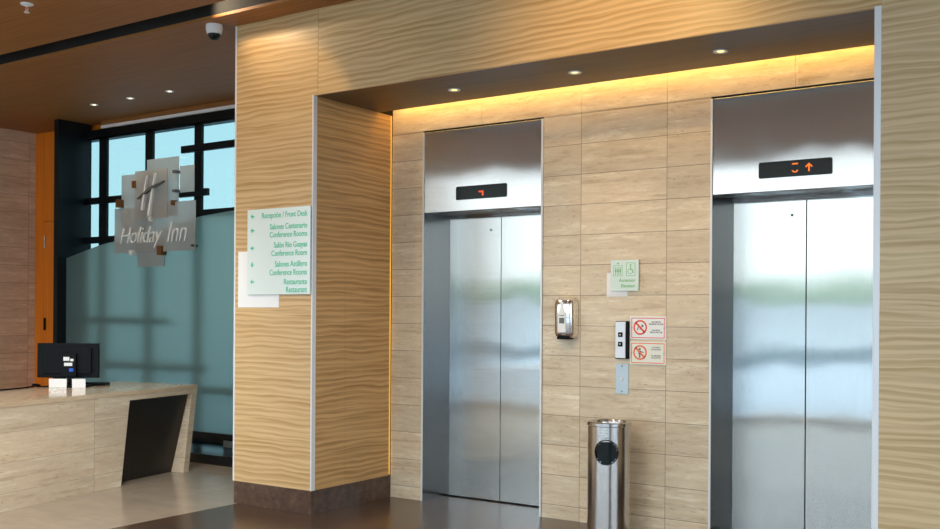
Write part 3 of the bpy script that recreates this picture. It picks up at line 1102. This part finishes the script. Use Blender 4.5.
# call button panel
cp = thing('call_panel', 'slim elevator call panel with two dark square buttons', 'call panel')
boxes('backplate', [((1.850, -.022, 1.085), (1.941, 0, 1.327))], 'black_plastic', cp, .003)
boxes('faceplate', [((1.854, -.030, 1.089), (1.925, -.022, 1.323))], 'call_plate', cp, .003)
for z, up in ((1.240, True), (1.179, False)):
    b = boxes('button', [((1.876, -.036, z - .015), (1.906, -.029, z + .015))], 'black_plastic', cp, .002)
    bm = bmesh.new()
    s = 1 if up else -1
    add_plate(bm, [(1.885, z - .004 * s), (1.897, z - .004 * s), (1.891, z + .006 * s)], -.0368, -.0355)
    obj('arrow', bm, 'white_plastic', b)
finish(cp, (1.895, 0, 1.085))
# key switch plate
kp = thing('key_switch_plate', 'pale blue steel plate with a small white key switch', 'switch plate')
boxes('plate', [((1.847, -.006, .858), (1.937, 0, 1.053))], 'switch_plate_blue', kp, .002)
bm = bmesh.new()
add_lathe(bm, [(.0001, -.014), (.009, -.014), (.011, -.006)], (1.892, 0, .955), 18, axis='y')
obj('key_switch', bm, 'white_plastic', kp, True)
for z in (.875, 1.036):
    bm = bmesh.new()
    disc(bm, 1.892, z, .005, -.008, -.005)
    obj('screw', bm, 'text_grey', kp)
finish(kp, (1.892, 0, .858))

# ------------------------------------------------------------------ hand sanitizer dispenser
sd = thing('sanitizer_dispenser', 'chrome hand sanitizer dispenser on stone wall right of the first elevator', 'dispenser')
bm = bmesh.new()
prof = []
x0, x1, z0, z1 = 1.424, 1.578, 1.215, 1.480
cx = (x0 + x1) / 2
zs = [z0, z0 + .012, z0 + .03, z1 - .05, z1 - .02, z1]
sc = [.86, .96, 1, 1, .95, .80]
dep = [.07, .085, .092, .098, .09, .055]
rings = []
for z, s, dpt in zip(zs, sc, dep):
    ring = []
    for i in range(17):
        a = math.pi * i / 16
        cxx = math.copysign(abs(math.cos(a)) ** .55, math.cos(a))
        ring.append(bm.verts.new((cx + .077 * s * cxx, -dpt * math.sin(a) ** .55 if 0 < i < 16 else 0, z)))
    rings.append(ring)
for q in range(len(rings) - 1):
    for i in range(16):
        bm.faces.new((rings[q][i], rings[q][i + 1], rings[q + 1][i + 1], rings[q + 1][i]))
for ring in (rings[0], rings[-1]):
    bm.faces.new(ring)
obj('cover', bm, 'chrome', sd, True)
bm = bmesh.new()
add_plate(bm, [(1.473, 1.25), (1.530, 1.25), (1.530, 1.375), (1.513, 1.40), (1.509, 1.45), (1.492, 1.45), (1.488, 1.40), (1.473, 1.375)], -.1015, -.08)
lb = obj('label_sticker', bm, 'sign_white', sd)
lb['label'] = 'white bottle shaped sticker'
boxes('sticker_print', [((1.483, -.1025, 1.308), (1.521, -.101, 1.345)), ((1.483, -.1025, 1.358), (1.521, -.101, 1.363))], 'text_grey', sd)
boxes('push_bar', [((1.455, -.085, 1.203), (1.547, -.02, 1.222))], 'black_plastic', sd, .006)
finish(sd, (cx, 0, 1.2))

# ------------------------------------------------------------------ litter bin
BX, BY, BR, BH = 1.916, -.235, .133, .70
lb = thing('litter_bin', 'round stainless litter bin with porthole opening against stone wall', 'litter bin')
bm = bmesh.new()
seg, hz, hr = 64, .526, .068
aF = math.atan2(-5.965 - BY, 4.741 - BX) - .12
# shell with a real round hole: grid columns warped round the hole
nz = 40
vs = {}
for j in range(nz + 1):
    for i in range(seg * 2):
        a = aF + math.pi * (i / seg)
        vs[i, j] = bm.verts.new((BX + BR * math.cos(a), BY + BR * math.sin(a), .012 + (BH - .02) * j / nz))
for j in range(nz):
    for i in range(seg * 2):
        k = (i + 1) % (2 * seg)
        ii = i + .5 if i < seg else i + .5 - 2 * seg
        zc = .012 + (BH - .02) * (j + .5) / nz - hz
        if math.hypot(BR * math.pi * ii / seg, zc) < hr + .002:
            continue
        bm.faces.new((vs[i, j], vs[k, j], vs[k, j + 1], vs[i, j + 1]))
obj('body', bm, 'bin_steel', lb, True)
# porthole ring
bm = bmesh.new()
prev = []
for q in range(49):
    th = 2 * math.pi * q / 48
    ring = []
    for rr, dr_ in ((hr + .010, .0005), (hr + .009, .003), (hr + .004, .0035), (hr + .001, -.012)):
        a = aF + (rr * math.cos(th)) / BR
        ring.append(bm.verts.new((BX + (BR + dr_) * math.cos(a), BY + (BR + dr_) * math.sin(a), hz + rr * math.sin(th))))
    if prev:
        for i in range(3):
            bm.faces.new((prev[i], prev[i + 1], ring[i + 1], ring[i]))
    prev = ring
obj('porthole_ring', bm, 'black_plastic', lb, True)
bm = bmesh.new()
fl = []
for q in range(9):
    rr = (hr + .004) * q / 8
    for e in range(40):
        th = 2 * math.pi * e / 40
        a = aF + rr * math.cos(th) / BR
        fl.append(bm.verts.new((BX + (BR - .006) * math.cos(a), BY + (BR - .006) * math.sin(a), hz + rr * math.sin(th))))
for q in range(1, 8):
    for e in range(40):
        g = (e + 1) % 40
        bm.faces.new((fl[q * 40 + e], fl[q * 40 + g], fl[q * 40 + 40 + g], fl[q * 40 + 40 + e]))
bm.faces.new([fl[40 + e] for e in range(40)])
obj('flap', bm, 'display_black', lb, True)['label'] = 'dark round flap'
bm = bmesh.new()
add_lathe(bm, [(.0001, .03), (BR - .022, .03), (BR - .022, BH - .06)], (BX, BY, 0), 40)
obj('liner', bm, 'jamb_steel', lb, True)
bm = bmesh.new()
add_lathe(bm, [(BR + .001, BH - .022), (BR + .005, BH - .018), (BR + .005, BH), (BR + .001, BH + .005), (BR - .012, BH + .005), (BR - .016, BH), (BR - .018, BH - .03), (.0001, BH - .035)], (BX, BY, 0), 64)
obj('ashtray_rim', bm, 'bin_steel', lb, True)
bm = bmesh.new()
add_lathe(bm, [(.0001, 0.0005), (BR + .002, 0.0005), (BR + .002, .014), (BR - .01, .014)], (BX, BY, 0), 64)
obj('base_ring', bm, 'black_plastic', lb, True)
bm = bmesh.new()
for q in range(6):
    a0, a1 = aF - .15 + .3 * q / 6, aF - .15 + .3 * (q + 1) / 6
    add_prism(bm, [(BX + (BR + e) * math.cos(a), BY + (BR + e) * math.sin(a), .612) for e, a in ((0, a0), (0, a1), (.002, a1), (.002, a0))], (0, 0, .004))
obj('embossed_mark', bm, 'text_grey', lb)
finish(lb, (BX, BY, 0))


# ------------------------------------------------------------------ ceiling fittings
def downlight(x, y, z, r, label, group, glow, energy, size):
    t = thing('downlight', label, 'ceiling light', group)
    bm = bmesh.new()
    add_lathe(bm, [(r, z - .001), (r, z - .006), (r - .006, z - .009), (r * .62, z - .006), (r * .48, z - .0015)], (x, y, 0), 28)
    obj('trim_ring', bm, 'aluminium_trim', t, True)
    bm = bmesh.new()
    add_lathe(bm, [(.0001, z - .004), (r * .40, z - .004), (r * .50, z - .002)], (x, y, 0), 24)
    obj('lamp', bm, glow, t, True)
    finish(t, (x, y, z))
    light('downlight_beam', 'SPOT', (x, y, z - .02), (x, y, 0), energy, WARM, spot_size=R(size), spot_blend=.7, shadow_soft_size=.03)


for (x, wrd) in ((.909, 'above the first elevator'), (1.802, 'above the call buttons, middle of the row'), (2.717, 'above the arrow-lit elevator')):
    downlight(x, -.50, 2.8384, .042, 'small round warm downlight in the dark soffit ' + wrd, 'downlights in the elevator soffit', 'lamp_glow_warm', 9, 95)
for (x, wrd) in ((-3.993, 'farthest from the wood column'), (-3.434, 'middle of the three'), (-2.866, 'nearest to the wood column')):
    downlight(x, .285, ZC, .040, 'small round ceiling downlight before the glazing, ' + wrd, 'downlights before the glazing', 'lamp_glow', 9, 90)

dc = thing('security_camera', 'white dome security camera on the ceiling beside the wood column', 'security camera')
cx, cy = -.855, -.975
bm = bmesh.new()
add_lathe(bm, [(.0001, ZC - .0005), (.058, ZC - .0005), (.060, ZC - .03), (.054, ZC - .060), (.046, ZC - .066), (.0001, ZC - .066)], (cx, cy, 0), 32)
obj('housing', bm, 'white_plastic', dc, True)
bm = bmesh.new()
add_lathe(bm, [(.044, ZC - .064), (.040, ZC - .085), (.026, ZC - .103), (.0001, ZC - .110)], (cx, cy, 0), 28)
dm = obj('dome', bm, 'display_black', dc, True)
dm['label'] = 'dark glossy dome'
finish(dc, (cx, cy, ZC))

spk = thing('sprinkler', 'small white fire sprinkler head on the front ceiling', 'sprinkler')
cx, cy = -1.53, -2.0
bm = bmesh.new()
add_lathe(bm, [(.0001, ZC - .0005), (.042, ZC - .0005), (.040, ZC - .008), (.016, ZC - .014), (.010, ZC - .020), (.0001, ZC - .020)], (cx, cy, 0), 24)
obj('escutcheon', bm, 'white_plastic', spk, True)
for s in (-1, 1):
    bm = bmesh.new()
    add_tube(bm, [(cx + s * .008, cy, ZC - .016), (cx + s * .014, cy, ZC - .035), (cx + s * .004, cy, ZC - .056)], .003, 8)
    obj('frame_arm', bm, 'white_plastic', spk, True)
bm = bmesh.new()
add_tube(bm, [(cx, cy, ZC - .018), (cx, cy, ZC - .054)], .003, 8)
obj('bulb', bm, 'sign_red', spk, True)['label'] = 'red glass bulb'
bm = bmesh.new()
add_lathe(bm, [(.0001, ZC - .062), (.018, ZC - .060), (.018, ZC - .056), (.0001, ZC - .055)], (cx, cy, 0), 20)
obj('deflector', bm, 'white_plastic', spk, True)
finish(spk, (cx, cy, ZC))
